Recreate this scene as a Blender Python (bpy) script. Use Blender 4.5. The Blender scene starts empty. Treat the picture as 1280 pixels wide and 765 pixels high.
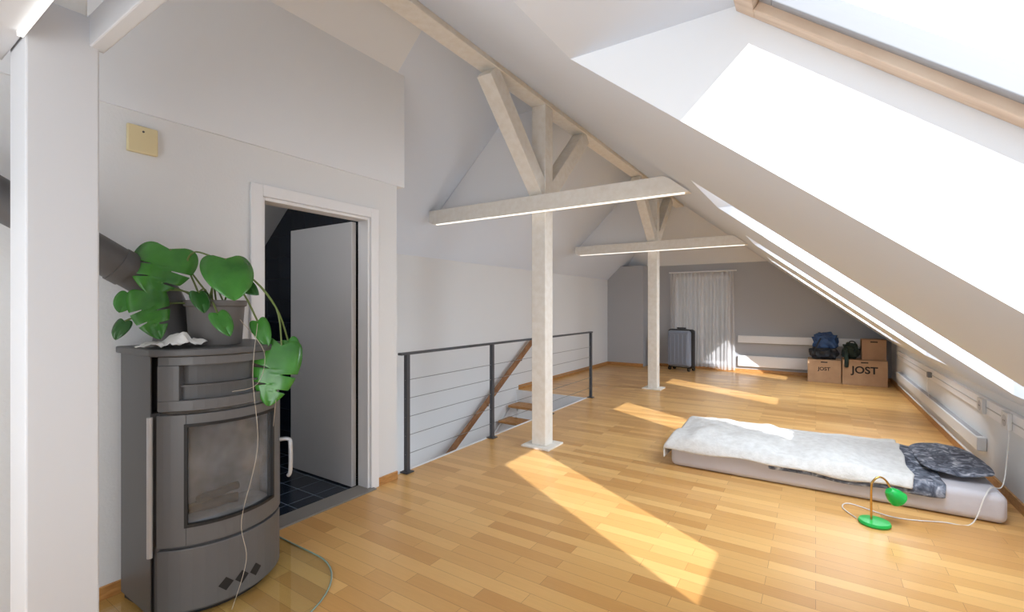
import bpy, bmesh, math, random
from mathutils import Vector, Matrix, noise
random.seed(4)
S = bpy.context.scene
COL = S.collection
PI = math.pi
V = Vector
TH = math.radians(33.2); F = 580.0; CH = 1.35
sT, cT = math.sin(TH), math.cos(TH)
def P(px, py, fwd):
    r = (px-640)/F*fwd; up = (383-py)/F*fwd
    return V((r*cT - fwd*sT, r*sT + fwd*cT, CH+up))

# ------------------------------------------------------------ materials
def lin(c):
    out = []
    for v in c:
        v = v/255.0
        out.append(v/12.92 if v <= 0.04045 else ((v+0.055)/1.055)**2.4)
    return (out[0], out[1], out[2], 1.0)
def M(name, col, rough=0.5, metal=0.0, var=None, bump=None, emit=None, stretch=(1,1,1)):
    m = bpy.data.materials.new(name); m.use_nodes = True
    nt = m.node_tree; b = nt.nodes['Principled BSDF']
    b.inputs['Base Color'].default_value = lin(col)
    b.inputs['Roughness'].default_value = rough
    b.inputs['Metallic'].default_value = metal
    tc = nt.nodes.new('ShaderNodeTexCoord'); mp = nt.nodes.new('ShaderNodeMapping')
    mp.inputs['Scale'].default_value = stretch
    nt.links.new(tc.outputs['Object'], mp.inputs['Vector'])
    if var:
        col2, sc = var
        n = nt.nodes.new('ShaderNodeTexNoise'); n.inputs['Scale'].default_value = sc; n.inputs['Detail'].default_value = 5
        nt.links.new(mp.outputs['Vector'], n.inputs['Vector'])
        rp = nt.nodes.new('ShaderNodeValToRGB')
        rp.color_ramp.elements[0].position = 0.35; rp.color_ramp.elements[0].color = lin(col)
        rp.color_ramp.elements[1].position = 0.68; rp.color_ramp.elements[1].color = lin(col2)
        nt.links.new(n.outputs['Fac'], rp.inputs['Fac']); nt.links.new(rp.outputs['Color'], b.inputs['Base Color'])
    if bump:
        sc, st, dist = bump
        n2 = nt.nodes.new('ShaderNodeTexNoise'); n2.inputs['Scale'].default_value = sc; n2.inputs['Detail'].default_value = 4
        nt.links.new(mp.outputs['Vector'], n2.inputs['Vector'])
        bp = nt.nodes.new('ShaderNodeBump'); bp.inputs['Strength'].default_value = st; bp.inputs['Distance'].default_value = dist
        nt.links.new(n2.outputs['Fac'], bp.inputs['Height']); nt.links.new(bp.outputs['Normal'], b.inputs['Normal'])
    if emit:
        b.inputs['Emission Color'].default_value = lin(emit[0]); b.inputs['Emission Strength'].default_value = emit[1]
    return m
def mixmat(name, build):
    m = bpy.data.materials.new(name); m.use_nodes = True
    nt = m.node_tree; nt.nodes.clear(); out = nt.nodes.new('ShaderNodeOutputMaterial')
    nt.links.new(build(nt), out.inputs['Surface']); return m
def glassy(name, tcol, gcol, fac, rough=0.02, haze=None):
    def b(nt):
        t = nt.nodes.new('ShaderNodeBsdfTransparent'); t.inputs['Color'].default_value = lin(tcol)
        g = nt.nodes.new('ShaderNodeBsdfGlossy'); g.inputs['Color'].default_value = lin(gcol); g.inputs['Roughness'].default_value = rough
        src = t.outputs[0]
        if haze:
            d = nt.nodes.new('ShaderNodeBsdfDiffuse'); d.inputs['Color'].default_value = lin(haze[0])
            n = nt.nodes.new('ShaderNodeTexNoise'); n.inputs['Scale'].default_value = 5; tc = nt.nodes.new('ShaderNodeTexCoord'); nt.links.new(tc.outputs['Object'], n.inputs['Vector'])
            mm = nt.nodes.new('ShaderNodeMath'); mm.operation = 'MULTIPLY'; mm.inputs[1].default_value = haze[1]*2; nt.links.new(n.outputs['Fac'], mm.inputs[0])
            y = nt.nodes.new('ShaderNodeMixShader'); nt.links.new(mm.outputs[0], y.inputs[0]); nt.links.new(src, y.inputs[1]); nt.links.new(d.outputs[0], y.inputs[2]); src = y.outputs[0]
        x = nt.nodes.new('ShaderNodeMixShader'); x.inputs[0].default_value = fac
        nt.links.new(src, x.inputs[1]); nt.links.new(g.outputs[0], x.inputs[2]); return x.outputs[0]
    return mixmat(name, b)

m_wall = M('white_plaster', (230,231,232), 0.9, bump=(85,0.18,0.006))
m_ceil = M('white_paint', (234,236,239), 0.9)
m_ceil2 = M('white_paint_bounce_offset', (223,230,241), 0.9)  # same white paint, tinted blue to cancel the floor's warm bounce light
m_grey = M('grey_plaster', (180,181,185), 0.9, bump=(60,0.12,0.006))
m_white = M('white_lacquer', (238,238,240), 0.4)
m_heat = M('heater_white', (222,222,222), 0.5)
m_sash = M('grey_sash', (158,160,165), 0.4)
m_door = M('door_paint', (212,211,212), 0.5)
m_beam = M('cream_painted_timber', (243,239,232), 0.6, var=((235,229,219),3), bump=(14,0.1,0.006), stretch=(6,6,6))
m_post = M('white_painted_timber', (212,212,214), 0.55)
m_pine = M('pine_frame', (220,198,176), 0.5, var=((202,176,152),3), stretch=(2,24,2))
m_oak = M('oak_trim', (200,148,88), 0.4, var=((174,120,66),6), stretch=(3,3,12))
m_rail_wood = M('handrail_wood', (160,114,74), 0.4, var=((130,88,54),9))
m_steel = M('dark_steel', (76,78,84), 0.45, 0.3)
m_wire = M('steel_wire', (150,150,152), 0.35, 0.8)
m_stove = M('stove_grey', (88,87,87), 0.48, 0.05)
m_stove2 = M('stove_grey_light', (101,100,100), 0.43, 0.05)
m_dark = M('stove_dark', (26,25,25), 0.6)
m_fire = M('firebrick', (222,224,228), 0.9, var=((160,161,164),7))
m_chrome = M('brushed_chrome', (196,197,200), 0.35, 0.35)
m_flue = M('flue_black_grey', (92,90,90), 0.5, 0.1)
m_log = M('charred_wood', (84,76,70), 0.9, var=((38,35,33),18))
m_pot = M('pot_taupe', (112,108,106), 0.6)
m_soil = M('soil', (52,38,28), 1.0)
m_leaf = M('leaf_green', (72,138,54), 0.22, var=((48,106,38),7))
m_leaf2 = M('leaf_dark_green', (50,100,44), 0.25, var=((38,80,34),7))
m_stem = M('plant_stem', (104,120,62), 0.6)
m_root = M('aerial_root', (190,178,160), 0.8)
m_cloth = M('white_cloth', (232,230,226), 0.9)
m_cream = M('cream_plastic', (226,210,166), 0.45)
m_sheet = M('lavender_sheet', (202,198,203), 0.85, bump=(9,0.2,0.02))
m_throw = M('teddy_fleece', (222,220,217), 1.0, var=((208,205,201),24), bump=(80,0.6,0.009))
m_green = M('green_enamel', (24,176,76), 0.3)
m_brass = M('brass', (200,160,90), 0.25, 0.9)
m_cord = M('white_cord', (222,220,216), 0.5)
m_card = M('cardboard', (192,156,122), 0.85, var=((178,142,110),5))
m_card2 = M('cardboard_dark', (174,138,108), 0.85, var=((160,124,96),5))
m_tape = M('packing_tape', (200,168,124), 0.4)
m_ink = M('black_print', (40,34,32), 0.8)
m_blue = M('blue_nylon', (50,84,132), 0.6, var=((36,62,104),8), bump=(14,0.5,0.03))
m_navy = M('dark_nylon', (34,38,46), 0.6, bump=(16,0.5,0.03))
m_olive = M('dark_green_cloth', (44,60,52), 0.85, var=((30,42,38),9), bump=(16,0.6,0.03))
m_case = M('suitcase_silver', (150,160,178), 0.35, 0.2)
m_black = M('black_plastic', (30,30,32), 0.5)
m_led = M('led_diffuser', (255,252,246), 0.5, emit=((255,252,246),1.1))
m_glass = glassy('window_glass', (252,253,255), (255,255,255), 0.03)
m_sglass = glassy('stove_glass', (236,237,238), (225,225,225), 0.05, 0.08, haze=((158,159,161),0.12))  # grey haze mixed into the glass to lighten the dim firebox
m_hearth = glassy('hearth_glass', (250,253,251), (255,255,255), 0.07, 0.03)
m_hedge = M('hearth_glass_edge', (150,172,160), 0.2)
def curt(nt):
    t = nt.nodes.new('ShaderNodeBsdfTransparent'); d = nt.nodes.new('ShaderNodeBsdfDiffuse'); l = nt.nodes.new('ShaderNodeBsdfTranslucent')
    d.inputs['Color'].default_value = lin((238,236,235)); l.inputs['Color'].default_value = lin((238,236,235))
    a = nt.nodes.new('ShaderNodeMixShader'); a.inputs[0].default_value = 0.4
    nt.links.new(d.outputs[0], a.inputs[1]); nt.links.new(l.outputs[0], a.inputs[2])
    b = nt.nodes.new('ShaderNodeMixShader'); b.inputs[0].default_value = 0.56
    nt.links.new(t.outputs[0], b.inputs[1]); nt.links.new(a.outputs[0], b.inputs[2]); return b.outputs[0]
m_sheer = mixmat('sheer_voile', curt)

def parquet():
    m = bpy.data.materials.new('beech_parquet'); m.use_nodes = True
    nt = m.node_tree; b = nt.nodes['Principled BSDF']; L = nt.links.new
    tc = nt.nodes.new('ShaderNodeTexCoord')
    br = nt.nodes.new('ShaderNodeTexBrick'); br.offset = 0.37; br.offset_frequency = 2; br.squash = 1.0
    br.inputs['Scale'].default_value = 1.0; br.inputs['Brick Width'].default_value = 0.56; br.inputs['Row Height'].default_value = 0.085
    br.inputs['Mortar Size'].default_value = 0.0009; br.inputs['Mortar Smooth'].default_value = 0.3
    br.inputs['Color1'].default_value = lin((238,190,120)); br.inputs['Color2'].default_value = lin((209,154,88))
    br.inputs['Mortar'].default_value = lin((156,110,60))
    L(tc.outputs['Object'], br.inputs['Vector'])
    mp = nt.nodes.new('ShaderNodeMapping'); mp.inputs['Scale'].default_value = (3,45,1); L(tc.outputs['Object'], mp.inputs['Vector'])
    n = nt.nodes.new('ShaderNodeTexNoise'); n.inputs['Scale'].default_value = 2.0; n.inputs['Detail'].default_value = 4; L(mp.outputs['Vector'], n.inputs['Vector'])
    rp = nt.nodes.new('ShaderNodeValToRGB'); rp.color_ramp.elements[0].color = (0.87,0.85,0.81,1); rp.color_ramp.elements[1].color = (1,1,1,1)
    L(n.outputs['Fac'], rp.inputs['Fac'])
    mx = nt.nodes.new('ShaderNodeMix'); mx.data_type = 'RGBA'; mx.blend_type = 'MULTIPLY'; mx.inputs[0].default_value = 1.0
    L(br.outputs['Color'], mx.inputs[6]); L(rp.outputs['Color'], mx.inputs[7]); L(mx.outputs[2], b.inputs['Base Color'])
    b.inputs['Roughness'].default_value = 0.28
    return m
m_floor = parquet()
def tiles(name, axis_z):
    m = bpy.data.materials.new(name); m.use_nodes = True
    nt = m.node_tree; b = nt.nodes['Principled BSDF']; L = nt.links.new
    tc = nt.nodes.new('ShaderNodeTexCoord'); br = nt.nodes.new('ShaderNodeTexBrick'); br.offset = 0.0
    br.inputs['Scale'].default_value = 1.0; br.inputs['Brick Width'].default_value = 0.2; br.inputs['Row Height'].default_value = 0.2
    br.inputs['Mortar Size'].default_value = 0.003
    br.inputs['Color1'].default_value = lin((26,34,46)); br.inputs['Color2'].default_value = lin((34,42,56)); br.inputs['Mortar'].default_value = lin((120,130,142) if not axis_z else (60,62,66))
    if axis_z:
        mp = nt.nodes.new('ShaderNodeMapping'); mp.inputs['Rotation'].default_value = (PI/2,0,0); L(tc.outputs['Object'], mp.inputs['Vector']); L(mp.outputs['Vector'], br.inputs['Vector'])
    else: L(tc.outputs['Object'], br.inputs['Vector'])
    L(br.outputs['Color'], b.inputs['Base Color']); b.inputs['Roughness'].default_value = 0.18
    return m
m_tile = tiles('dark_floor_tile', False); m_wtile = tiles('dark_wall_tile', True)
def floral():
    m = bpy.data.materials.new('grey_floral_cotton'); m.use_nodes = True
    nt = m.node_tree; b = nt.nodes['Principled BSDF']; L = nt.links.new
    tc = nt.nodes.new('ShaderNodeTexCoord')
    n = nt.nodes.new('ShaderNodeTexNoise'); n.inputs['Scale'].default_value = 16; n.inputs['Detail'].default_value = 6; n.inputs['Distortion'].default_value = 1.4
    L(tc.outputs['Object'], n.inputs['Vector'])
    rp = nt.nodes.new('ShaderNodeValToRGB'); e = rp.color_ramp.elements
    e[0].position = 0.34; e[0].color = lin((62,66,78)); e[1].position = 0.70; e[1].color = lin((196,197,204))
    k = e.new(0.5); k.color = lin((98,103,116)); k = e.new(0.58); k.color = lin((138,142,154))
    L(n.outputs['Fac'], rp.inputs['Fac']); L(rp.outputs['Color'], b.inputs['Base Color']); b.inputs['Roughness'].default_value = 0.9
    return m
m_floral = floral()

# ------------------------------------------------------------ mesh helpers
class MB:
    def __init__(s): s.bm = bmesh.new()
    def poly(s, pts): return s.bm.faces.new([s.bm.verts.new(V(p)) for p in pts])
    def hexa(s, a, b):
        va = [s.bm.verts.new(V(p)) for p in a]; vb = [s.bm.verts.new(V(p)) for p in b]; n = len(a)
        s.bm.faces.new(va[::-1]); s.bm.faces.new(vb)
        for i in range(n): s.bm.faces.new([va[i], va[(i+1)%n], vb[(i+1)%n], vb[i]])
        return s
    def box(s, x0,x1,y0,y1,z0,z1):
        return s.hexa([(x0,y0,z0),(x1,y0,z0),(x1,y1,z0),(x0,y1,z0)], [(x0,y0,z1),(x1,y0,z1),(x1,y1,z1),(x0,y1,z1)])
    def obox(s, c, size, rz=0, tilt=None):
        R = Matrix.Rotation(rz,4,'Z')
        if tilt is not None: R = R @ tilt
        hx,hy,hz = [d/2 for d in size]; q = [(-hx,-hy),(hx,-hy),(hx,hy),(-hx,hy)]
        f = lambda z: [V(c)+R@V((x,y,z)) for x,y in q]
        return s.hexa(f(-hz), f(hz))
    def prism(s, pts, ext):
        e = V(ext); return s.hexa(pts, [V(p)+e for p in pts])
    def beam(s, p0, p1, w, h, side=None):
        p0, p1 = V(p0), V(p1); d = (p1-p0).normalized()
        sd = V(side) if side else d.cross(V((0,0,1))).normalized()
        u = sd.cross(d).normalized()
        f = lambda p: [p+sd*a*w/2+u*b*h/2 for a,b in ((-1,-1),(1,-1),(1,1),(-1,1))]
        return s.hexa(f(p0), f(p1))
    def tube(s, pts, r, n=8):
        pts = [V(p) for p in pts]; k = len(pts); rr = r if isinstance(r,(list,tuple)) else [r]*k
        ref = None; rings = []
        for i,p in enumerate(pts):
            d = (pts[min(i+1,k-1)]-pts[max(i-1,0)]).normalized()
            if ref is None:
                ref = V((0,0,1)) if abs(d.z) < .9 else V((1,0,0))
            a = (ref - d*ref.dot(d)).normalized(); ref = a; b = d.cross(a)
            rings.append([s.bm.verts.new(p+(a*math.cos(t)+b*math.sin(t))*rr[i]) for t in [2*PI*j/n for j in range(n)]])
        for i in range(k-1):
            for j in range(n): s.bm.faces.new([rings[i][j], rings[i][(j+1)%n], rings[i+1][(j+1)%n], rings[i+1][j]])
        s.bm.faces.new(rings[0][::-1]); s.bm.faces.new(rings[-1]); return s
    def lathe(s, prof, c, n=32):
        c = V(c); rings = []
        for r,z in prof:
            rings.append([s.bm.verts.new(c+V((max(r,1e-4)*math.cos(2*PI*j/n), max(r,1e-4)*math.sin(2*PI*j/n), z))) for j in range(n)])
        for i in range(len(prof)-1):
            for j in range(n): s.bm.faces.new([rings[i][j], rings[i][(j+1)%n], rings[i+1][(j+1)%n], rings[i+1][j]])
        s.bm.faces.new(rings[0][::-1]); s.bm.faces.new(rings[-1]); return s
    def grid(s, fn, nu, nv):
        g = [[s.bm.verts.new(V(fn(i/nu, j/nv))) for j in range(nv+1)] for i in range(nu+1)]
        for i in range(nu):
            for j in range(nv): s.bm.faces.new([g[i][j], g[i+1][j], g[i+1][j+1], g[i][j+1]])
        return s
def smoothpath(pts, n=6):
    pts = [V(p) for p in pts]; out = []
    for i in range(len(pts)-1):
        p0 = pts[max(i-1,0)]; p1 = pts[i]; p2 = pts[i+1]; p3 = pts[min(i+2,len(pts)-1)]
        for k in range(n):
            t = k/n
            out.append(0.5*((2*p1)+(p2-p0)*t+(2*p0-5*p1+4*p2-p3)*t*t+(3*p1-p0-3*p2+p3)*t**3))
    out.append(pts[-1]); return out
ORG = {}
def obj(name, mb, mat, parent=None, bevel=0, smooth=False, origin=None, solid=0, sub=0, recalc=True):
    bm = mb.bm
    if recalc: bmesh.ops.recalc_face_normals(bm, faces=bm.faces[:])
    if parent is not None: off = ORG[parent.name]
    elif origin is not None: off = V(origin)
    else:
        xs = [v.co.x for v in bm.verts]; ys = [v.co.y for v in bm.verts]; zs = [v.co.z for v in bm.verts]
        off = V(((min(xs)+max(xs))/2, (min(ys)+max(ys))/2, min(zs)))
    for v in bm.verts: v.co -= off
    me = bpy.data.meshes.new(name); bm.to_mesh(me); bm.free(); me.materials.append(mat)
    o = bpy.data.objects.new(name, me); COL.objects.link(o)
    if parent is not None: o.parent = parent
    else: o.location = off
    ORG[o.name] = off
    if smooth:
        for p in me.polygons: p.use_smooth = True
        me.set_sharp_from_angle(angle=math.radians(42))
    if solid:
        md = o.modifiers.new('solid','SOLIDIFY'); md.thickness = solid; md.offset = 0
    if bevel:
        md = o.modifiers.new('bevel','BEVEL'); md.width = bevel; md.segments = 2; md.limit_method = 'ANGLE'
    if sub:
        md = o.modifiers.new('sub','SUBSURF'); md.levels = sub; md.render_levels = sub
    return o
def tag(o, label, cat, group=None):
    o['label'] = label; o['category'] = cat
    if group: o['group'] = group
    return o
def thing(name, label, cat, loc, group=None):
    o = bpy.data.objects.new(name, None); COL.objects.link(o); o.location = loc; o.empty_display_size = 0.1
    ORG[o.name] = V(loc); return tag(o, label, cat, group)
def struct(name, mb, mat, parent=None, **k):
    o = obj(name, mb, mat, parent, **k)
    if parent is None: o['kind'] = 'structure'
    return o
def sempty(name, loc):
    o = bpy.data.objects.new(name, None); COL.objects.link(o); o.location = loc; ORG[o.name] = V(loc); o['kind'] = 'structure'; return o
def dup(root, loc, label):
    r = root.copy(); COL.objects.link(r); r.location = loc; r['label'] = label; ORG[r.name] = V(loc)
    for ch in list(root.children):
        c = ch.copy(); COL.objects.link(c); c.parent = r
        for g in ch.children:
            d = g.copy(); COL.objects.link(d); d.parent = c
    return r

# ------------------------------------------------------------ setting
ZR = lambda x: 1.60-0.80*x           # right slope
ZL = lambda x: 5.78+0.95*x           # left slope
XR, XL, XK, YB, YE = -2.388, -4.03, 1.13, -1.7, 10.6
RZ = ZR(XR)
b = MB(); b.box(-2.80, 1.30, YB, YE+.1, -.22, 0); b.box(XL-.1, -2.80, 6.3, YE+.1, -.22, 0); b.box(-2.87,-2.80,YB,2.6,-.22,0)
struct('floor', b, m_floor, origin=(0,0,0))
# right slope with four skylight recesses, left slope, hip
EDGE = [1.27+2.53*k for k in range(4)]; WW = 0.92; VT, VB = -0.62, 0.95; OFF = 0.37
ZO = lambda x: ZR(x)+OFF
VTO = (1.60+OFF-ZR(VT))/0.80         # soffit is horizontal
b = MB()
def sl(x0,x1,y0,y1): b.poly([(x0,y0,ZR(x0)),(x1,y0,ZR(x1)),(x1,y1,ZR(x1)),(x0,y1,ZR(x0))])
sl(XR, VT, YB, YE); sl(VB, XK+.15, YB, YE)
ys = YB
for e in EDGE:
    sl(VT, VB, ys, e-WW); ys = e
    y0, y1 = e-WW, e
    b.poly([(VT,y0,ZR(VT)),(VT,y1,ZR(VT)),(VTO,y1,ZR(VT)),(VTO,y0,ZR(VT))])
    b.poly([(VB,y0,ZR(VB)),(VB,y1,ZR(VB)),(VB,y1,ZO(VB)),(VB,y0,ZO(VB))])
    for y in (y0,y1): b.poly([(VT,y,ZR(VT)),(VTO,y,ZR(VT)),(VB,y,ZO(VB)),(VB,y,ZR(VB))])
sl(VT, VB, ys, YE)
b.poly([(XL,2.55,ZL(XL)),(XR,2.55,RZ),(XR,YE,RZ),(XL,YE,ZL(XL))])
b.poly([(-2.80,YB,ZL(-2.80)),(XR,YB,RZ),(XR,2.55,RZ),(-2.80,2.55,ZL(-2.80))])
b.poly([(-3.716,YE,2.25),(-0.8125,YE,2.25),(XR,9.3,RZ)])
co_ = struct('ceiling', b, m_ceil, origin=(0,0,0))
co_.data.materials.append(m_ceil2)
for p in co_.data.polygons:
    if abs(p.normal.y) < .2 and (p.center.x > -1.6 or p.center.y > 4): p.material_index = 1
# door wall (left) with opening
D0, D1, DH = 1.49, 2.29, 2.0
b = MB(); b.box(-2.85,-2.75,YB,D0,0,2.29); b.box(-2.85,-2.75,D1,2.55,0,2.29); b.box(-2.85,-2.75,D0,D1,DH,2.29)
struct('wall_left', b, m_wall, origin=(0,0,0))
b = MB(); b.prism([(-2.85,YB,2.29),(-2.738,YB,2.29),(-2.738,YB,ZL(-2.738)),(-2.85,YB,ZL(-2.85))], (0,2.62-YB,0))
struct('wall_left_upper', b, m_ceil, origin=(0,0,0))
b = MB(); b.prism([(XL-.1,2.50,-2.6),(-2.85,2.50,-2.6),(-2.85,2.50,3.06),(XL-.1,2.50,1.9)], (0,.05,0))
struct('wall_stairwell_near', b, m_wall, origin=(0,0,0))
b = MB(); b.box(XL-.1, XL, 2.55, YE+.1, -2.6, 1.98)
struct('wall_stair', b, m_wall, origin=(0,0,0))
b = MB(); b.box(XK, XK+.1, YB, YE, 0, ZR(XK)+.0)
struct('wall_right', b, m_wall, origin=(0,0,0))
b = MB(); b.box(-4.2,1.4,YB-.1,YB,-.1,3.7); struct('wall_back', b, m_wall, origin=(0,0,0))
W0, W1, WZ0, WZ1 = -2.62, -1.5, 0.12, 2.0
b = MB(); ex = (0,.12,0)
b.prism([(XL,YE,-.0),(W0,YE,0),(W0,YE,ZL(W0)),(XL,YE,ZL(XL))], ex)
b.prism([(W0,YE,WZ1),(W1,YE,WZ1),(W1,YE,ZR(W1)),(XR,YE,RZ),(W0,YE,ZL(W0))], ex)
b.prism([(W0,YE,0),(W1,YE,0),(W1,YE,WZ0),(W0,YE,WZ0)], ex)
b.prism([(W1,YE,0),(XK+.1,YE,0),(XK+.1,YE,ZR(XK+.1)),(W1,YE,ZR(W1))], ex)
b.prism([(XL,10.2,0),(-3.2,10.2,0),(-3.2,10.2,2.25),(-3.716,10.2,2.25),(XL,10.2,ZL(XL))], (0,.4,0))
struct('wall_far', b, m_grey, origin=(0,0,0))
# bathroom beyond the door
b = MB(); b.box(-5.3,-2.85,.2,2.5,-.1,0); struct('floor_bathroom', b, m_tile, origin=(0,0,0))
b = MB(); b.box(-5.3,-2.85,2.44,2.5,0,2.9); b.box(-5.4,-5.3,.2,2.5,0,2.9); b.box(-5.3,-2.85,.1,.2,0,2.9); struct('wall_bathroom', b, m_wtile, origin=(0,0,0))
b = MB(); b.poly([(-5.3,.1,1.23),(-3.6,.1,2.62),(-3.6,2.5,2.62),(-5.3,2.5,1.23)]); b.poly([(-3.6,.1,2.62),(-2.8,.1,2.62),(-2.8,2.5,2.62),(-3.6,2.5,2.62)])
struct('ceiling_bathroom', b, m_ceil, origin=(0,0,0))
# door
d = sempty('door_1', (-2.8,1.89,0))
b = MB(); tw = .07
b.box(-2.75,-2.732,D0-tw,D0,0,DH+tw); b.box(-2.75,-2.732,D1,D1+tw,0,DH+tw); b.box(-2.75,-2.732,D0,D1,DH,DH+tw)
b.box(-2.86,-2.75,D0,D0+.02,0,DH); b.box(-2.86,-2.75,D1-.02,D1,0,DH); b.box(-2.86,-2.75,D0+.02,D1-.02,DH-.02,DH)
obj('door_frame', b, m_white, d, bevel=.003)
b = MB(); b.box(-3.66,-2.875,2.225,2.265,.008,1.975); lf = obj('door_leaf', b, m_door, d, bevel=.003)
b = MB(); b.tube([(-3.58,2.265,1.02),(-3.58,2.31,1.02),(-3.57,2.315,1.02),(-3.46,2.315,1.02)], .009); obj('door_handle', b, m_chrome, lf, smooth=True)
b = MB(); b.box(-2.86,-2.70,D0-.02,D1+.02,0,.012); obj('threshold', b, M('threshold_grey',(132,126,120),.5), d, bevel=.003)
# baseboards, stairwell trim
b = MB(); b.box(-2.75,-2.735,YB,D0-tw,0,.06); b.box(-2.75,-2.735,D1+tw,2.55,0,.06); struct('baseboard_left', b, m_oak, bevel=.003)
b = MB(); b.box(XL,XL+.015,6.35,10.2,0,.07); b.box(XL,-3.2,10.185,10.2,0,.07); struct('baseboard_stair', b, m_oak, bevel=.003)
b = MB(); b.box(-3.2,XK,YE-.015,YE,0,.06); struct('baseboard_far', b, m_oak, bevel=.003)
b = MB(); b.box(XK-.015,XK,YB,YE-.02,0,.07); struct('baseboard_right', b, m_oak, bevel=.003)
b = MB(); b.box(-2.825,-2.801,2.6,6.3,-.24,.004); b.box(XL,-2.80,6.275,6.299,-.24,.004); struct('trim_1', b, m_white, bevel=.002)
b = MB(); b.box(-3.34,-2.83,5.2,6.27,-2.6,-.36); struct('stairwell_shade_box', b, m_steel)  # added dark block; its tone stands in for shade down the stairwell
b = MB(); b.box(XL,-2.7,2.5,6.4,-2.75,-2.66); struct('floor_stairwell', b, m_wall, origin=(0,0,0))
b = MB(); b.box(-2.8,-2.7,2.5,6.4,-2.6,-.23); struct('wall_stairwell_right', b, m_wall, origin=(0,0,0))
b = MB(); b.box(XL,-2.7,6.3,6.4,-2.6,-.23); struct('wall_stairwell_far', b, m_wall, origin=(0,0,0))
# skylights
nrm = V((0.8,0,1)).normalized()
def skylight(k, e):
    y0, y1 = e-WW, e
    root = sempty('window_%d'%(k+1), ((VTO+VB)/2,(y0+y1)/2,ZO((VTO+VB)/2)))
    def ring(name, i0, i1, t0, t1, mat, parent):
        xa, xb, ya, yb = VTO+i0, VB-i0, y0+i0, y1-i0; w = i1-i0
        m = MB()
        def slab(x0,x1,ya_,yb_):
            q = [V((x0,ya_,ZO(x0))),V((x1,ya_,ZO(x1))),V((x1,yb_,ZO(x1))),V((x0,yb_,ZO(x0)))]
            m.hexa([p+nrm*t0 for p in q],[p+nrm*t1 for p in q])
        slab(xa,xa+w,ya,yb); slab(xb-w,xb,ya,yb); slab(xa+w,xb-w,ya,ya+w); slab(xa+w,xb-w,yb-w,yb)
        return obj(name, m, mat, parent, bevel=.002)
    ring('window_lining', -.03, .012, .0, .03, m_white, root)
    ring('window_frame', .002, .044, -.016, .05, m_pine, root)
    s = ring('sash', .040, .070, .004, .05, m_sash, root)
    x0, x1 = VTO+.06, VB-.06; m = MB()
    m.poly([V((x,y,ZO(x)))+nrm*.03 for x,y in ((x0,y0+.06),(x1,y0+.06),(x1,y1-.06),(x0,y1-.06))])
    obj('pane', m, m_glass, s)
for k,e in enumerate(EDGE): skylight(k, e)
# far window
w = sempty('window_5', ((W0+W1)/2, YE+.06, WZ0))
b = MB()
def fr(x0,x1,z0,z1,t): 
    b.box(x0,x0+t,YE+.03,YE+.09,z0,z1); b.box(x1-t,x1,YE+.03,YE+.09,z0,z1); b.box(x0+t,x1-t,YE+.03,YE+.09,z0,z0+t); b.box(x0+t,x1-t,YE+.03,YE+.09,z1-t,z1)
fr(W0,W1,WZ0,WZ1,.06); b.box((W0+W1)/2-.04,(W0+W1)/2+.04,YE+.03,YE+.09,WZ0+.06,WZ1-.06)
for z in (.55,.95,1.35,1.7): b.box(W0+.06,W1-.06,YE+.045,YE+.075,z-.015,z+.015)
for x in (W0+.3,W1-.3): b.box(x-.012,x+.012,YE+.045,YE+.075,WZ0+.06,WZ1-.06)
obj('window_frame', b, m_white, w)
b = MB(); b.box(W0+.06,W1-.06,YE+.058,YE+.062,WZ0+.06,WZ1-.06); obj('pane', b, glassy('far_glass',(158,156,154),(255,255,255),.06), w)

# ------------------------------------------------------------ roof timbers
b = MB(); b.box(-2.30,-2.14,YB+.02,9.35,3.27,3.44)
tag(obj('ridge_beam', b, m_beam, bevel=.006), 'long cream painted timber beam running under the ridge on top of the posts', 'beam')
PX = -2.22
def truss(y, label):
    t = thing('timber_post', label, 'post', (PX,y,0), None)
    b = MB(); b.box(PX-.075,PX+.075,y-.075,y+.075,.018,3.27); obj('upright', b, m_beam, t, bevel=.006)
    b = MB(); b.box(PX-.15,PX+.15,y-.15,y+.15,0,.018); obj('base_plate', b, m_beam, t, bevel=.003)
    zb, zt = 2.24, 2.39
    b = MB(); b.prism([(-3.55,y-.17,zb+.03),(-3.5,y-.17,zb),(-.82,y-.17,zb),(-.98,y-.17,zt-.02),(-1.02,y-.17,zt),(-3.55,y-.17,zt)], (0,.095,0))
    cb = obj('collar_beam', b, m_beam, t, bevel=.005)
    b = MB(); b.box(-3.46,-.86,y-.155,y-.135,zb-.009,zb); obj('light_strip', b, m_led, cb)
    for sgn in (-1,1):
        b = MB(); b.beam((PX, y+sgn*.06, 2.44),(PX, y+sgn*.90, 3.25), .14, .15, side=(1,0,0)); obj('brace', b, m_beam, t, bevel=.005)
    b = MB(); b.prism([(-3.60,y-.01,ZL(-3.60)-.002),(-3.56,y-.01,2.36),(-2.296,y-.01,2.36),(-2.31,y-.01,3.268),(-2.646,y-.01,ZL(-2.646)-.002)],(0,.04,0)); obj('infill_panel', b, m_white, t)
    return t
t1 = truss(3.93, 'cream timber post with braces and collar beam, standing beside the stair railing')
dup(t1, (PX,7.63,0), 'cream timber post with braces and collar beam, farther one near the grey end wall')
t = thing('plastered_post', 'thick smooth white post in the left foreground beside the stove', 'post', (-2.22,.48,0))
b = MB(); b.box(-2.32,-2.12,.39,.575,0,2.36); obj('upright', b, m_post, t, bevel=.006)
b = MB(); b.box(-2.29,-2.15,.41,.55,2.36,3.27); obj('upper_post', b, m_beam, t, bevel=.006)
b = MB(); b.prism([(-2.14,.548,2.255),(-.90,.548,2.255),(-1.0,.548,2.37),(-2.14,.548,2.37)], (0,.045,0)); obj('collar_beam', b, m_post, t, bevel=.005)
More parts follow.
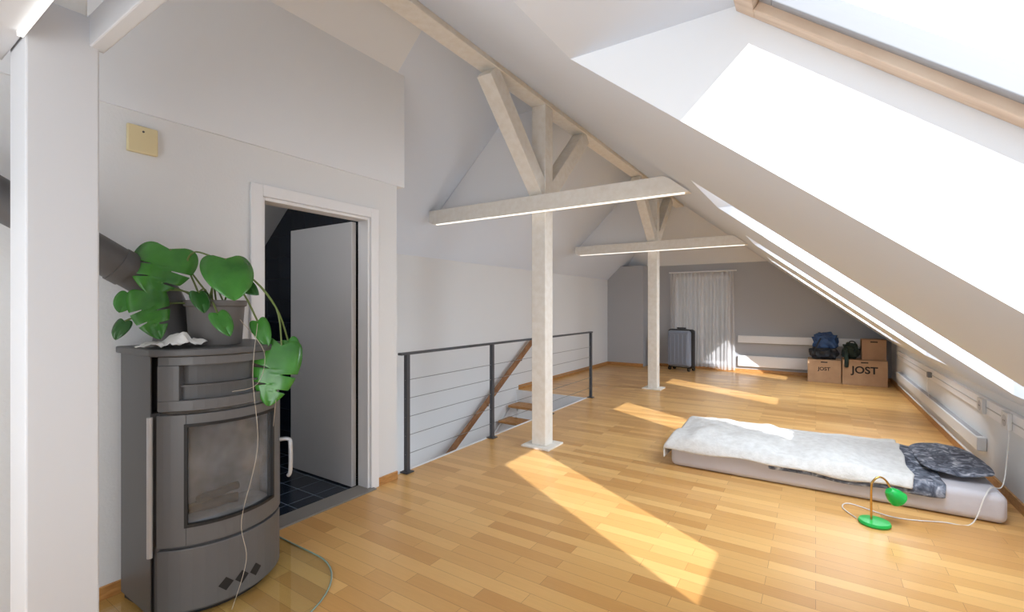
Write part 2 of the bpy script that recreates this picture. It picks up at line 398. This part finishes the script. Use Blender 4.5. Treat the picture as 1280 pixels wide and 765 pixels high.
b = MB(); b.box(-2.40,-.95,.30,.385,2.215,2.36); cb = obj('collar_beam', b, m_post, t, bevel=.005)
b = MB(); b.box(-2.1,-1.0,.368,.382,2.200,2.215); obj('light_strip', b, m_led, cb)

# ------------------------------------------------------------ railing + stairs
t = thing('stair_railing', 'dark steel railing with thin horizontal wires along the stairwell', 'railing', (-2.77,4.5,0))
PY = [2.68,3.86,5.10,6.35]
for y in PY:
    b = MB(); b.box(-2.788,-2.752,y-.018,y+.018,.01,.955); ps = obj('post', b, m_steel, t, bevel=.003)
    b = MB(); b.box(-2.81,-2.73,y-.04,y+.04,0.004,.012); obj('foot_plate', b, m_steel, ps)
b = MB(); b.box(-2.793,-2.747,2.6,6.38,.955,.975); obj('handrail', b, m_steel, t, bevel=.004)
for i in range(5):
    b = MB(); b.tube([(-2.77,2.66,.15+.15*i),(-2.77,6.37,.15+.15*i)], .0028, 6); obj('wire', b, m_wire, t, smooth=True)
t = thing('staircase', 'open staircase with wooden treads going down beside the white wall', 'stairs', (-3.65,5,-2.6))
for i in range(1,13):
    y = 6.3-.27*(i-1); z = -.18*i
    b = MB(); b.box(-3.98,-3.40,y-.33,y-.03,z-.04,z); obj('tread', b, m_oak, t, bevel=.006)
for x in (-4.02,-3.39):
    b = MB(); b.beam((x+.012,6.22,-.28),(x+.012,3.0,-2.42), .024, .2, side=(1,0,0)); obj('stringer', b, m_white, t)
t = thing('wall_handrail', 'brown wooden handrail sloping down the white stair wall', 'handrail', (-3.95,5.6,.1))
b = MB(); b.beam((-3.93,6.67,.80),(-3.93,4.3,-.69), .045, .075, side=(1,0,0)); obj('rail', b, m_rail_wood, t, bevel=.008)
for y in (6.3,5.4,4.6):
    z = .80-(6.67-y)*.6287; b = MB(); b.tube([(-4.028,y,z-.09),(-3.94,y,z-.09),(-3.93,y,z-.03)], .008); obj('bracket', b, m_steel, t, smooth=True)

# ------------------------------------------------------------ wood stove
SX, SY0, SY1, SAG = -2.35, .81, 1.36, .15
SC = (SY0+SY1)/2; HC = (SY1-SY0)/2; SR = (HC*HC+SAG*SAG)/(2*SAG); SCX = SX+SAG-SR; HA = math.asin(HC/SR)
def arc(s, d=0): 
    a = -HA+2*HA*s; return (SCX+(SR+d)*math.cos(a), SC+(SR+d)*math.sin(a))
def curved(mb, s0, s1, z0, z1, din, dout, n=14):
    q = [s0+(s1-s0)*i/n for i in range(n+1)]
    poly = [arc(s,dout) for s in q]+[arc(s,din) for s in reversed(q)]
    mb.prism([(x,y,z0) for x,y in poly], (0,0,z1-z0))
    return mb
def foot(d, back=-2.69, n=20):
    return [(back,SY0-d if d>0 else SY0)]+[arc(i/n,d) for i in range(n+1)]+[(back,SY1+d if d>0 else SY1)]
t = thing('wood_stove', 'dark grey wood burning stove with curved front and glass fire door', 'stove', (-2.45,SC,.01))
b = MB()
for z0,z1,d in ((.03,.32,-.012),(.89,1.135,-.05)): b.prism([(x,y,z0) for x,y in foot(d)], (0,0,z1-z0))
b.box(-2.69,-2.62,SY0,SY1,.32,.89); b.box(-2.62,-2.36,SY0,SY0+.03,.32,.89); b.box(-2.62,-2.36,SY1-.03,SY1,.32,.89)
b.box(-2.69,-2.36,SY0-.004,SY0,.03,1.135); b.box(-2.69,-2.36,SY1,SY1+.004,.03,1.135)
body = obj('body', b, m_stove, t)
b = MB(); b.prism([(x,y,.01) for x,y in foot(-.03,-2.66)], (0,0,.02)); obj('plinth', b, m_dark, t)
b = MB(); b.prism([(x,y,1.135) for x,y in foot(.022,-2.70)], (0,0,.03)); obj('top_plate', b, m_stove, t, bevel=.006)
b = MB(); b.box(-2.46,-2.44,SY0+.03,SY1-.03,.33,.88); b.box(-2.44,-2.32,SY0+.031,SY0+.05,.33,.88); b.box(-2.44,-2.32,SY1-.05,SY1-.031,.33,.88); b.box(-2.44,-2.28,SY0+.08,SY1-.08,.33,.405)
obj('firebox', b, m_fire, t)
b = MB(); s0,s1,z0,z1 = .035,.97,.325,.885; g0,g1,h0,h1 = .20,.80,.412,.835
curved(b,s0,g0,z0,z1,-.02,.01,4); curved(b,g1,s1,z0,z1,-.02,.01,6); curved(b,g0,g1,z0,h0,-.02,.01); curved(b,g0,g1,h1,z1,-.02,.01)
dr = obj('fire_door', b, m_stove2, t, bevel=.002)
b = MB(); curved(b,g0,g1,h0,h1,-.012,-.006); obj('glass', b, m_sglass, dr, smooth=True)
b = MB(); curved(b,g0-.010,g0+.008,h0-.01,h1+.01,-.002,.013,2); curved(b,g1-.008,g1+.010,h0-.01,h1+.01,-.002,.013,2); curved(b,g0,g1,h0-.010,h0+.003,-.002,.013); curved(b,g0,g1,h1-.003,h1+.010,-.002,.013)
obj('glass_trim', b, m_dark, dr)
hx,hy = arc(.95,.05); kx,ky = arc(.95,0)
b = MB(); b.tube(smoothpath([(kx,ky,.66),(hx,hy,.66),(hx+.012,hy+.005,.63),(hx+.012,hy+.005,.50),(hx,hy,.47)],4), .010, 10); obj('handle', b, m_chrome, dr, smooth=True)
hx,hy = arc(.0,.014)
b = MB(); b.tube([(hx,hy,.29),(hx,hy,.88)], .011, 12); obj('hinge_bar', b, m_chrome, dr, smooth=True)
b = MB(); curved(b,.035,.97,.045,.31,-.015,.008); dw = obj('drawer_front', b, m_stove2, t, bevel=.003)
for s,zc in ((.42,.115),(.52,.115),(.62,.115)):
    b = MB(); r = .03; pts = []
    for ds,dz in ((-r/(2*HA*SR),0),(0,-r),(r/(2*HA*SR),0),(0,r)):
        x,y = arc(s+ds,.0095); pts.append((x,y,zc+dz))
    b.poly(pts); obj('air_vent', b, m_dark, dw)
b = MB(); curved(b,.035,.97,.90,.945,-.06,.004); curved(b,.035,.97,1.095,1.132,-.06,.0); curved(b,.035,.16,.945,1.095,-.06,.004,4); curved(b,.84,.97,.945,1.095,-.06,.004,4)
up = obj('upper_panel', b, m_stove2, t, bevel=.002)
b = MB(); curved(b,.16,.84,.945,1.0,-.05,-.030); curved(b,.16,.84,1.0,1.008,-.05,-.014); obj('vent_plate', b, m_stove, up)
for p0,p1,r in (((-2.385,.95,.428),(-2.34,1.15,.430),.022),((-2.335,.98,.474),(-2.385,1.17,.470),.019)):
    b = MB(); p0,p1 = V(p0),V(p1); b.tube([p0.lerp(p1,i/5)+V((0,0,.003*math.sin(i*2))) for i in range(6)], [r*(1+.06*math.sin(i*3)) for i in range(6)], 9)
    o = obj('firewood_log', b, m_log, smooth=True)
    tag(o, 'charred log lying flat behind the stove glass' if r > .02 else 'thinner charred log lying across another behind the stove glass', 'log')
# flue
t = thing('flue_pipe', 'dark grey stove pipe slanting up along the wall behind the plant', 'pipe', (-2.58,.9,1.16))
b = MB(); b.tube(smoothpath([(-2.61,.98,1.168),(-2.61,.98,1.25),(-2.61,.95,1.38),(-2.605,.88,1.46),(-2.595,.75,1.545),(-2.585,.4,1.76),(-2.585,-.2,2.13)],6), .077, 20); obj('pipe', b, m_flue, t, smooth=True)
b = MB(); b.tube([(-2.595,.80,1.513),(-2.595,.76,1.538)], .081, 20); obj('pipe_collar', b, m_flue, t, smooth=True)
# hearth glass
n = 24
pts = [(-2.72,1.52)]
for i in range(n+1):
    a = PI/2 - PI*i/n; pts.append((-2.25+.42*math.cos(a), 1.06+.46*math.sin(a)))
pts += [(-2.72,.6)]
hp = MB(); hp.prism([(x,y,.001) for x,y in pts], (0,0,.007))
t = thing('hearth_plate', 'clear glass floor plate with rounded front under the stove', 'floor plate', (-2.3,1.06,0))
obj('glass_sheet', hp, m_hearth, t)
b = MB(); b.tube([(x,y,.0045) for x,y in pts], .004, 6); obj('edge', b, m_hedge, t)
# junction box
t = thing('wall_box', 'small cream square cover plate high on the wall above the plant', 'wall box', (-2.75,.90,2.09))
b = MB(); b.box(-2.75,-2.73,.842,.966,2.09,2.222); obj('cover', b, m_cream, t, bevel=.006)
b = MB(); b.tube([(-2.731,.905,2.195),(-2.728,.905,2.195)], .005, 10); obj('screw', b, m_steel, t)

# ------------------------------------------------------------ plant
pc = V((-2.44,1.10,1.166))
t = thing('potted_monstera', 'green monstera with split leaves in a taupe pot on the stove', 'plant', pc)
b = MB(); b.lathe([(.0,0),(.105,0),(.11,.01),(.121,.18),(.131,.185),(.133,.21),(.122,.212),(.117,.19),(.0,.19)], pc, 40); pot = obj('pot', b, m_pot, t, smooth=True)
b = MB(); b.lathe([(.0,.189),(.116,.193),(.0,.205)], pc, 24); obj('soil', b, m_soil, pot)
camp = V((0,0,CH))
def leaf(base, tip, width, roll=0.0, curl=.25, splits=True, mat=m_leaf):
    base, tip = V(base), V(tip); L = (tip-base).length; ax = (tip-base).normalized()
    tocam = (camp+V((0,0,.7))-base).normalized(); n0 = (tocam - ax*tocam.dot(ax)).normalized()
    n0 = Matrix.Rotation(roll,3,ax) @ n0
    sd = ax.cross(n0).normalized()
    mb = MB(); N = 64; rows = []
    for i in range(N+1):
        s = i/N
        w_ = (math.sin(PI*min(1,s**0.6)))**0.62 if s>0 else 0
        w_ = max(w_, .02)
        row = []
        for side in (-1,1):
            ww = w_*width/2
            if splits and .30 < s < .85:
                ph = (s*4.2 + (.35 if side>0 else 0)) % 1.0
                if ph < .16: ww *= .36
            for f in (0.33,0.7,1.0):
                d = ww*f
                back = .26*L*max(0,(1-s*1.5))*(d/(width/2))
                fwd_ = .10*L*(d/(width/2))*(1 if s>.3 else s/.3)
                z = -curl*L*.5*(s**2) + .10*d + .25*L*s*(1-s)*.6 - .55*d*d/width
                row.append(mb.bm.verts.new(base+ax*(s*L-back+fwd_*(1-s))+sd*side*d+n0*z))
        z = -curl*L*.5*(s**2)+.25*L*s*(1-s)*.6-.004
        mid = mb.bm.verts.new(base+ax*(s*L)+n0*z)
        rows.append([row[2],row[1],row[0],mid,row[3],row[4],row[5]])
    for i in range(N):
        for j in range(6): mb.bm.faces.new([rows[i][j],rows[i+1][j],rows[i+1][j+1],rows[i][j+1]])
    return obj('leaf', mb, mat, t, smooth=True, solid=.0015)
root = pc+V((0,0,.195))
LV = [ # base px,py,fwd, tip px,py,fwd, width m, roll, curl, splits, mat
 ((212,312,2.16),(188,366,2.04),.25,.2,.25,True,m_leaf),
 ((282,324,2.18),(294,372,2.08),.215,-.2,.2,False,m_leaf),
 ((180,364,2.06),(196,420,1.98),.155,.3,.3,True,m_leaf),
 ((162,368,2.05),(148,390,2.0),.09,.3,.2,False,m_leaf),
 ((156,402,2.02),(142,424,1.98),.07,.5,.3,False,m_leaf2),
 ((248,366,2.10),(256,390,2.06),.08,-.3,.2,False,m_leaf2),
 ((272,392,2.08),(288,418,2.05),.085,-.2,.3,False,m_leaf),
 ((300,352,2.22),(322,368,2.2),.07,.2,.2,False,m_leaf2),
 ((322,402,2.26),(334,432,2.22),.085,.2,.25,False,m_leaf),
 ((352,432,2.28),(334,508,2.20),.21,.15,.15,True,m_leaf),
 ((360,426,2.32),(370,452,2.30),.09,.3,.2,False,m_leaf),
]
for bq,tq,w_,ro,cu,sp,mt in LV: leaf(P(*bq),P(*tq),w_,ro,cu,sp,mt)
b = MB()
for bq,tq,*_ in LV:
    e = P(*bq); r0 = root+V((random.uniform(-.05,.05),random.uniform(-.05,.05),-.02))
    if bq[0] > 310:
        mid = [P(270,338,2.2), P(310,345,2.22), P(345,385,2.26)] if bq[1] > 410 else [P(270,350,2.2),P(300,362,2.22)]
    else: mid = [r0.lerp(e,.5)+V((0,0,.05))]
    b.tube(smoothpath([r0]+mid+[e],5), .0042, 6)
b.tube(smoothpath([root,P(236,335,2.18),P(242,316,2.18),P(262,320,2.18),P(275,326,2.18)],5),.004,6)
obj('stems', b, m_stem, t, smooth=True)
for pts in ([(322,405,2.2),(316,470,2.10),(322,560,2.10),(302,650,2.06),(308,700,2.06),(290,762,2.05)], [(345,500,2.22),(340,560,2.34),(342,640,2.36),(338,690,2.36)], [(300,400,2.12),(330,440,2.18),(322,480,2.12),(290,490,2.06)]):
    b = MB(); b.tube(smoothpath([P(*p) for p in pts],6), .0012, 5); obj('aerial_root', b, m_root, t, smooth=True)
# crumpled cloth
def crumple(x, y, L=.17, Wd=.10):
    mb = MB()
    def fn(u,v):
        q = V((u*2.3,v*2.6,1.3)); h = .03*abs(noise.noise(q)) + .012*abs(noise.noise(q*3)) + .05*math.exp(-((u-.75)**2*6+(v-.5)**2*9))*min(1,6*min(u,1-u,v,1-v)+.25)
        r = 1-.22*abs(noise.noise(V((u*3,v*3,5))))
        a = 0.4; px_ = (u-.5)*L*1.5*r; py_ = (v-.5)*Wd*1.5*r
        return (x+px_*math.cos(a)-py_*math.sin(a), y+px_*math.sin(a)+py_*math.cos(a), 1.169+h)
    mb.grid(fn, 30, 24); return mb
tag(obj('crumpled_cloth', crumple(-2.40,.90,.15), m_cloth, smooth=True, solid=.003), 'crumpled white cloth lying on the stove top left of the pot', 'cloth')

# ------------------------------------------------------------ bed
MX0, MX1, MY0, MY1, MZ = -1.03, 0.99, 4.03, 4.95, 0.185
b = MB(); b.box(MX0,MX1,MY0,MY1,0.002,MZ)
o = obj('mattress', b, m_sheet, bevel=.045); o.modifiers['bevel'].segments = 5
for p in o.data.polygons: p.use_smooth = True
tag(o, 'low mattress in a lavender grey fitted sheet lying on the floor', 'mattress')
def bulge(x,y):
    qx = (x-MX0)/(MX1-MX0); qy = (y-MY0)/(MY1-MY0)
    h = .055*(max(0,math.sin(PI*min(1,max(0,qy))))**.7)*min(1,max(0,(qx+.06)*6))
    h *= 1-.55*max(0,min(1,(qx-.4)*2))
    return h + .038*noise.noise(V((x*3.0,y*3.0,0))) + .022*noise.noise(V((x*7,y*7,3)))
def drape(x0,x1,ya,yb,lift,hangL,hangF,hangB,nx,ny,seed,ragged=.3):
    mb = MB()
    def fn(u,v):
        s = (x0-hangL)+u*(x1-x0+hangL); q = (ya-hangF)+v*(yb-ya+hangF+hangB)
        rag = 1+ragged*noise.noise(V((s*3,q*2,seed)))
        dx = max(0,x0-s)*rag; dy = (max(0,ya-q)+max(0,q-yb))*rag
        x = max(s,x0)-min(.03+lift*.4,dx*.7); y = min(max(q,ya),yb)
        if q<ya: y -= min(.03+lift*.4,dy*.7)
        if q>yb: y += min(.03+lift*.4,dy*.7)
        if s > x1-.02: x += .03*noise.noise(V((q*5,seed,1)))
        d_ = max(dx,dy)
        z = MZ+lift+max(-.004,bulge(min(max(x,MX0),MX1),min(max(y,MY0),MY1))*(1 if d_==0 else max(0,1-d_*12)))-max(0,d_-.012)
        return (x,y,max(z,.03))
    mb.grid(fn,nx,ny); return mb
o = obj('duvet', drape(-.30,.70,MY0,MY1,.012,0,.095,.06,40,40,7), m_floral, smooth=True, solid=.008, sub=1)
tag(o, 'grey blue floral duvet showing from under the white throw', 'duvet')
o = obj('throw_blanket', drape(MX0,.54,MY0,MY1,.036,.16,.085,.07,80,56,3), m_throw, smooth=True, solid=.014, sub=1)
tag(o, 'white fluffy throw blanket spread over most of the mattress', 'blanket')
b = MB()
def pil(u,v):
    a = -PI/2+PI*v; c = 2*PI*u
    sx = lambda w: math.copysign(abs(w)**.38,w)
    cx,cy = sx(math.cos(c)),sx(math.sin(c)); ca = math.cos(a)**.45 if math.cos(a)>0 else 0
    x = .19*cx*ca; y = .37*cy*ca; z = .026*math.sin(a)*(1-.5*abs(cx*cy*ca)) + .012*noise.noise(V((x*9,y*9,2)))
    return (.80+x, 4.55+y, MZ+.058+z+.014*math.sin(x*14+y*4))
b.grid(pil,48,20); bmesh.ops.remove_doubles(b.bm, verts=b.bm.verts[:], dist=.0006)
tag(obj('pillow', b, m_floral, smooth=True), 'flat grey blue floral pillow at the head end of the mattress', 'pillow')
# lamp
lb = V((.305,3.63,0))
t = thing('desk_lamp', 'small green lamp with bent brass stem on the floor by the mattress', 'lamp', lb)
b = MB(); b.lathe([(0,.002),(.08,.002),(.084,.012),(.078,.024),(.02,.03),(0,.03)], lb, 36); obj('base', b, m_green, t, smooth=True)
b = MB(); r_ = V((cT,sT,0)); st = lb-r_*.02
pth = [st+V((0,0,.028)), st+V((0,0,.22)), st+r_*.012+V((0,0,.268)), st+r_*.05+V((0,0,.292)), st+r_*.088+V((0,0,.272)), st+r_*.115+V((0,0,.23))]
b.tube(smoothpath(pth,6), .006, 10); obj('stem', b, m_brass, t, smooth=True)
b = MB(); hc = st+r_*.145+V((0,0,.175)); ax = (r_*.75+V((0,0,-.66))).normalized()
b.lathe([(.0,.05),(.02,.05),(.032,.038),(.045,.01),(.052,-.03),(.046,-.03),(.03,.02),(0,.03)], (0,0,0), 28)
rot = ax.to_track_quat('-Z','Y').to_matrix()
for v in b.bm.verts: v.co = hc + rot@v.co
obj('lamp_shade', b, m_green, t, smooth=True)
b = MB(); b.tube(smoothpath([lb+V((-.09,.03,.006)),(.15,3.80,.006),(.20,3.90,.006),(.42,3.80,.006),(.66,3.88,.006),(.80,3.93,.01),(.87,3.985,.17),(.92,4.08,.21),(1.0,4.20,.20),(1.06,4.36,.36),(1.10,4.48,.56)],8), .0035, 6)
tag(obj('power_cord', b, m_cord, smooth=True), 'thin white cord running from the green lamp over the mattress to the socket', 'cord')

# ------------------------------------------------------------ right wall fittings
t = thing('wall_trunking', 'white cable trunking running along the low right wall', 'trunking', (1.11,6,.5))
b = MB(); b.box(1.10,XK,2.2,9.6,.51,.63); obj('duct', b, m_white, t, bevel=.004)
b = MB(); b.box(1.094,1.101,2.2,9.6,.568,.574); obj('cover_seam', b, M('seam_grey',(190,190,190),.5), t)
t = thing('convector_heater', 'long low white convector heater on the right wall beyond the mattress', 'heater', (1.08,7.3,.15))
b = MB(); b.box(1.07,XK-.001,5.1,9.5,.20,.31); obj('casing', b, m_heat, t, bevel=.008)
b = MB(); b.tube([(1.10,5.0,.10),(1.10,9.5,.10)], .010, 8); obj('pipe', b, m_heat, t, smooth=True)
b = MB(); b.box(1.08,1.118,5.16,9.44,.308,.312); obj('grille', b, M('grille_grey',(160,160,162),.5), t)
m_sock = M('socket_white',(214,214,214),.35); m_sface = M('socket_face_grey',(180,180,182),.4)
for y,lab in ((4.48,'white wall socket nearest the camera on the right wall above the pillow'),(5.05,'white wall socket just beyond the pillow end on the right wall')):
    s = thing('wall_socket', lab, 'socket', (1.09,y,.52))
    b = MB(); b.box(1.074,1.099,y-.065,y+.065,.515,.63); obj('plate', b, m_sock, s, bevel=.004)
    b = MB(); b.tube([(1.0745,y,.572),(1.0725,y,.572)], .04, 20); obj('socket_face', b, m_sface, s)
    for dy in (-.012,.012):
        b = MB(); b.tube([(1.0725,y+dy,.572),(1.0715,y+dy,.572)], .005, 8); obj('socket_hole', b, m_black, s)
t = thing('plug_adapter', 'small grey plug adapter in the trunking on the right wall', 'plug', (1.08,7.0,.54))
b = MB(); b.box(1.06,1.099,6.965,7.035,.54,.60); obj('adapter_body', b, M('plug_grey',(120,120,122),.5), t, bevel=.006); b = MB(); b.tube(smoothpath([(1.07,7.0,.545),(1.06,7.0,.42),(1.08,7.02,.318)],5), .003, 6); obj('lead', b, m_cord, t)
# far wall fittings
t = thing('wall_duct', 'white boxed duct across the grey end wall beside the curtain', 'duct', (-.5,YE-.04,.57))
b = MB(); b.box(-1.34,1.0,YE-.07,YE-.001,.60,.745); obj('casing', b, m_white, t, bevel=.006)
t = thing('panel_radiator', 'low white radiator under the duct on the grey end wall', 'radiator', (-.8,YE-.06,.12))
b = MB(); b.box(-1.34,.2,YE-.07,YE-.03,.12,.34); obj('panel', b, m_white, t, bevel=.008)
for z in (.15,.29):
    b = MB(); b.box(-1.33,.19,YE-.076,YE-.07,z,z+.02); obj('rib', b, m_white, t)
# curtain
b = MB(); b.tube([(-2.72,YE-.075,2.085),(-1.36,YE-.075,2.085)], .014, 10); b.tube([(-2.6,YE,2.085),(-2.6,YE-.075,2.085)], .01, 8); b.tube([(-1.5,YE,2.085),(-1.5,YE-.075,2.085)], .01, 8)
tag(obj('curtain_rail', b, m_white, smooth=True), 'slim white rail holding the sheer curtain on the end wall', 'curtain rail')
b = MB()
def cur(u,v):
    x = -2.70+1.30*u; w_ = (.4+.6*v)
    return (x+.012*math.sin(v*3+u*30), YE-.085+.028*math.sin(u*2*PI*17+.6*math.sin(v*2))*w_, 2.068-v*(2.03+.02*math.sin(u*9)))
b.grid(cur,200,24)
tag(obj('sheer_curtain', b, m_sheer, smooth=True), 'white sheer curtain hanging in folds over the far window', 'curtain')
# suitcase
cx,cy = -2.36,10.12
t = thing('suitcase', 'pale blue grey hard suitcase standing upright in front of the curtain', 'suitcase', (cx,cy,0))
rz = math.radians(-18); R = Matrix.Rotation(rz,3,'Z')
def sc(mb, px,py,pz,sx,sy,sz): mb.obox(V((cx,cy,0))+R@V((px,py,pz)), (sx,sy,sz), rz); return mb
b = sc(MB(),0,0,.46,.52,.27,.76); obj('shell', b, m_case, t, bevel=.05)
b = MB()
for i in range(5): sc(b,-.18+.09*i,-.137,.46,.03,.012,.60)
obj('ribs', b, m_case, t, bevel=.004)
b = sc(MB(),0,0,.46,.57,.16,.81); obj('zip_band', b, m_black, t, bevel=.05)
b = MB(); sc(b,0,.0,.885,.2,.035,.03); obj('carry_handle', b, m_black, t, bevel=.008)
for ox in (-.22,.22):
    for oy in (-.09,.09):
        c = V((cx,cy,0.04))+R@V((ox,oy,0)); b = MB(); ax_ = R@V((.018,0,0)); b.tube([c-ax_,c+ax_], .04, 14); obj('wheel', b, m_black, t, smooth=True)
# boxes
def textmesh(name, txt, size, mat, mtx, parent):
    cu = bpy.data.curves.new(name,'FONT'); cu.body = txt; cu.size = size; cu.align_x = 'CENTER'; cu.align_y = 'CENTER'; cu.extrude = .0008; cu.offset = size*.025
    tmp = bpy.data.objects.new(name+'_tmp', cu); COL.objects.link(tmp)
    dg = bpy.context.evaluated_depsgraph_get(); me = bpy.data.meshes.new_from_object(tmp.evaluated_get(dg))
    bpy.data.objects.remove(tmp); bpy.data.curves.remove(cu)
    me.transform(mtx); me.transform(Matrix.Translation(-ORG[parent.name])); me.materials.clear(); me.materials.append(mat)
    o = bpy.data.objects.new(name, me); COL.objects.link(o); o.parent = parent; ORG[o.name] = ORG[parent.name]; return o
FRONT = Matrix.Rotation(PI/2,4,'X')
def carton(x0,x1,y0,y1,z0,z1,label,txt=True,mat=m_card,ts=.30):
    t = thing('cardboard_box', label, 'box', ((x0+x1)/2,(y0+y1)/2,z0), 'moving boxes in the far corner')
    b = MB(); b.box(x0,x1,y0,y1,z0,z1-.006); bd = obj('carton', b, mat, t, bevel=.004)
    b = MB(); ym = (y0+y1)/2; b.box(x0,x1,y0,ym-.003,z1-.006,z1); b.box(x0,x1,ym+.003,y1,z1-.006,z1); obj('flaps', b, mat, t, bevel=.002)
    b = MB(); b.box(x0-.001,x1+.001,ym-.025,ym+.025,z1,z1+.001); obj('tape', b, m_tape, t)
    if txt:
        textmesh('lettering','JOST',(x1-x0)*ts,m_ink, Matrix.Translation(V(((x0+x1)/2,y0-.0012,z0+(z1-z0)*.60)))@FRONT, t)
    b = MB(); b.box((x0+x1)/2-.05,(x0+x1)/2+.05,y0-.001,y0,z1-.05,z1-.03); obj('hand_hole', b, m_ink, t)
    return t
carton(-.12,.37,9.85,10.25,0,.40,'cardboard box with small dark lettering under the blue bag',ts=.17)
carton(.385,1.0,9.82,10.25,0,.43,'wide cardboard box with large dark lettering at the foot of the low wall',ts=.27)
carton(.66,.99,9.9,10.22,.432,.80-.02,'darker cardboard box stacked on the wide lettered box',txt=False,mat=m_card2)
# bags
def blob(c, r, seed, amp, flat=.0):
    mb = MB(); bmesh.ops.create_icosphere(mb.bm, subdivisions=4, radius=1)
    for v in mb.bm.verts:
        n_ = v.co.normalized(); q = V((abs(n_.x)**.7*math.copysign(1,n_.x),abs(n_.y)**.7*math.copysign(1,n_.y),abs(n_.z)**.7*math.copysign(1,n_.z)))
        f = 1+amp*noise.noise(n_*2.2+V((seed,0,0)))+amp*.5*noise.noise(n_*5+V((0,seed,0)))
        v.co = V(c)+V((q.x*r[0]*f,q.y*r[1]*f,max(-.98,q.z*f)*r[2]))
    return mb
t = thing('backpack', 'bulging blue and black bag on the lettered box by the end wall', 'bag', (.12,10.03,.40))
obj('bag_body', blob((.12,10.03,.51),(.20,.15,.11),1,.30), m_navy, t, smooth=True)
obj('bag_top', blob((.14,10.04,.71),(.17,.13,.15),4,.40), m_blue, t, smooth=True)
b = MB(); b.tube(smoothpath([(-.02,9.93,.45),(.0,9.86,.58),(.05,9.9,.72),(.1,9.98,.82)],6), .012, 6); obj('strap', b, m_navy, t, smooth=True)
t = thing('duffel_bag', 'dark green soft bag slumped on the wide box beside the stacked box', 'bag', (.53,10.02,.432))
obj('bag_body', blob((.515,10.02,.565),(.11,.17,.13),9,.40), m_olive, t, smooth=True)
b = MB(); b.tube(smoothpath([(.43,9.9,.6),(.44,9.83,.50),(.445,9.785,.40),(.44,9.785,.30)],6), [.03]*18+[.02], 8); obj('hanging_sleeve', b, m_olive, t, smooth=True)
b = MB(); b.tube(smoothpath([(.47,10.02,.64),(.50,10.0,.73),(.57,10.0,.72),(.58,10.02,.62)],6), .01, 6); obj('handle', b, m_navy, t, smooth=True)

# ------------------------------------------------------------ light
sun = bpy.data.lights.new('sun','SUN'); sun.energy = 7.0; sun.angle = math.radians(.5); sun.color = (.96,.975,1)
so = bpy.data.objects.new('sun', sun); COL.objects.link(so)
so.rotation_euler = V((-1.0,1.32,-.96)).to_track_quat('-Z','Y').to_euler()
def area(name, loc, dirv, sx, sy, en, col=(.91,.96,1)):
    l = bpy.data.lights.new(name,'AREA'); l.shape = 'RECTANGLE'; l.size = sx; l.size_y = sy; l.energy = en; l.color = col
    o = bpy.data.objects.new(name, l); COL.objects.link(o); o.location = loc; o.rotation_euler = V(dirv).to_track_quat('-Z','Y').to_euler()
area('rear_fill', (-1.2,-1.5,1.2),(-.2,1,.02),2.8,1.6,60)  # added fill behind the camera; the back wall has no window
area('side_fill', (-1.5,-.6,.5),(1,.7,.8),.8,1.0,9,(.68,.83,1))  # added unseen bluish fill to neutralise the warm right slope
area('stairwell_fill', (-3.4,4.2,-2.2),(.25,.1,1),.9,3.0,74)  # added lamp hidden below floor level, brightens the left wall and slope
for e in EDGE[1:]:
    xm = (VTO+VB)/2; area('skylight_boost', V((xm,e-WW/2,ZO(xm)))+nrm*.12, -nrm, .8, 1.2, 43, (.80,.90,1))  # added lamps outside the farther skylights, strengthening the sky light indoors
area('far_window_boost', (-2.06,YE+.35,1.1),(0,-1,0),1.0,1.8,32)  # added lamp outside the far window to brighten the curtain
pl = bpy.data.lights.new('bathroom_fill','POINT'); pl.energy = 10; pl.shadow_soft_size = .08  # added unseen point lamp that lifts the bathroom's brightness
po = bpy.data.objects.new('bathroom_fill', pl); COL.objects.link(po); po.location = (-3.3,.7,2.3)
w = bpy.data.worlds.new('sky'); S.world = w; w.use_nodes = True
bg = w.node_tree.nodes['Background']; bg.inputs['Color'].default_value = (.89,.95,1,1); bg.inputs['Strength'].default_value = 1.35
S.view_settings.view_transform = 'Standard'

cam = bpy.data.cameras.new('camera'); cam.sensor_width = 36; cam.lens = F/1280*36; cam.clip_start = .02
co = bpy.data.objects.new('camera', cam); COL.objects.link(co); co.location = (0,0,CH); co.rotation_euler = (PI/2,0,TH)
S.camera = co
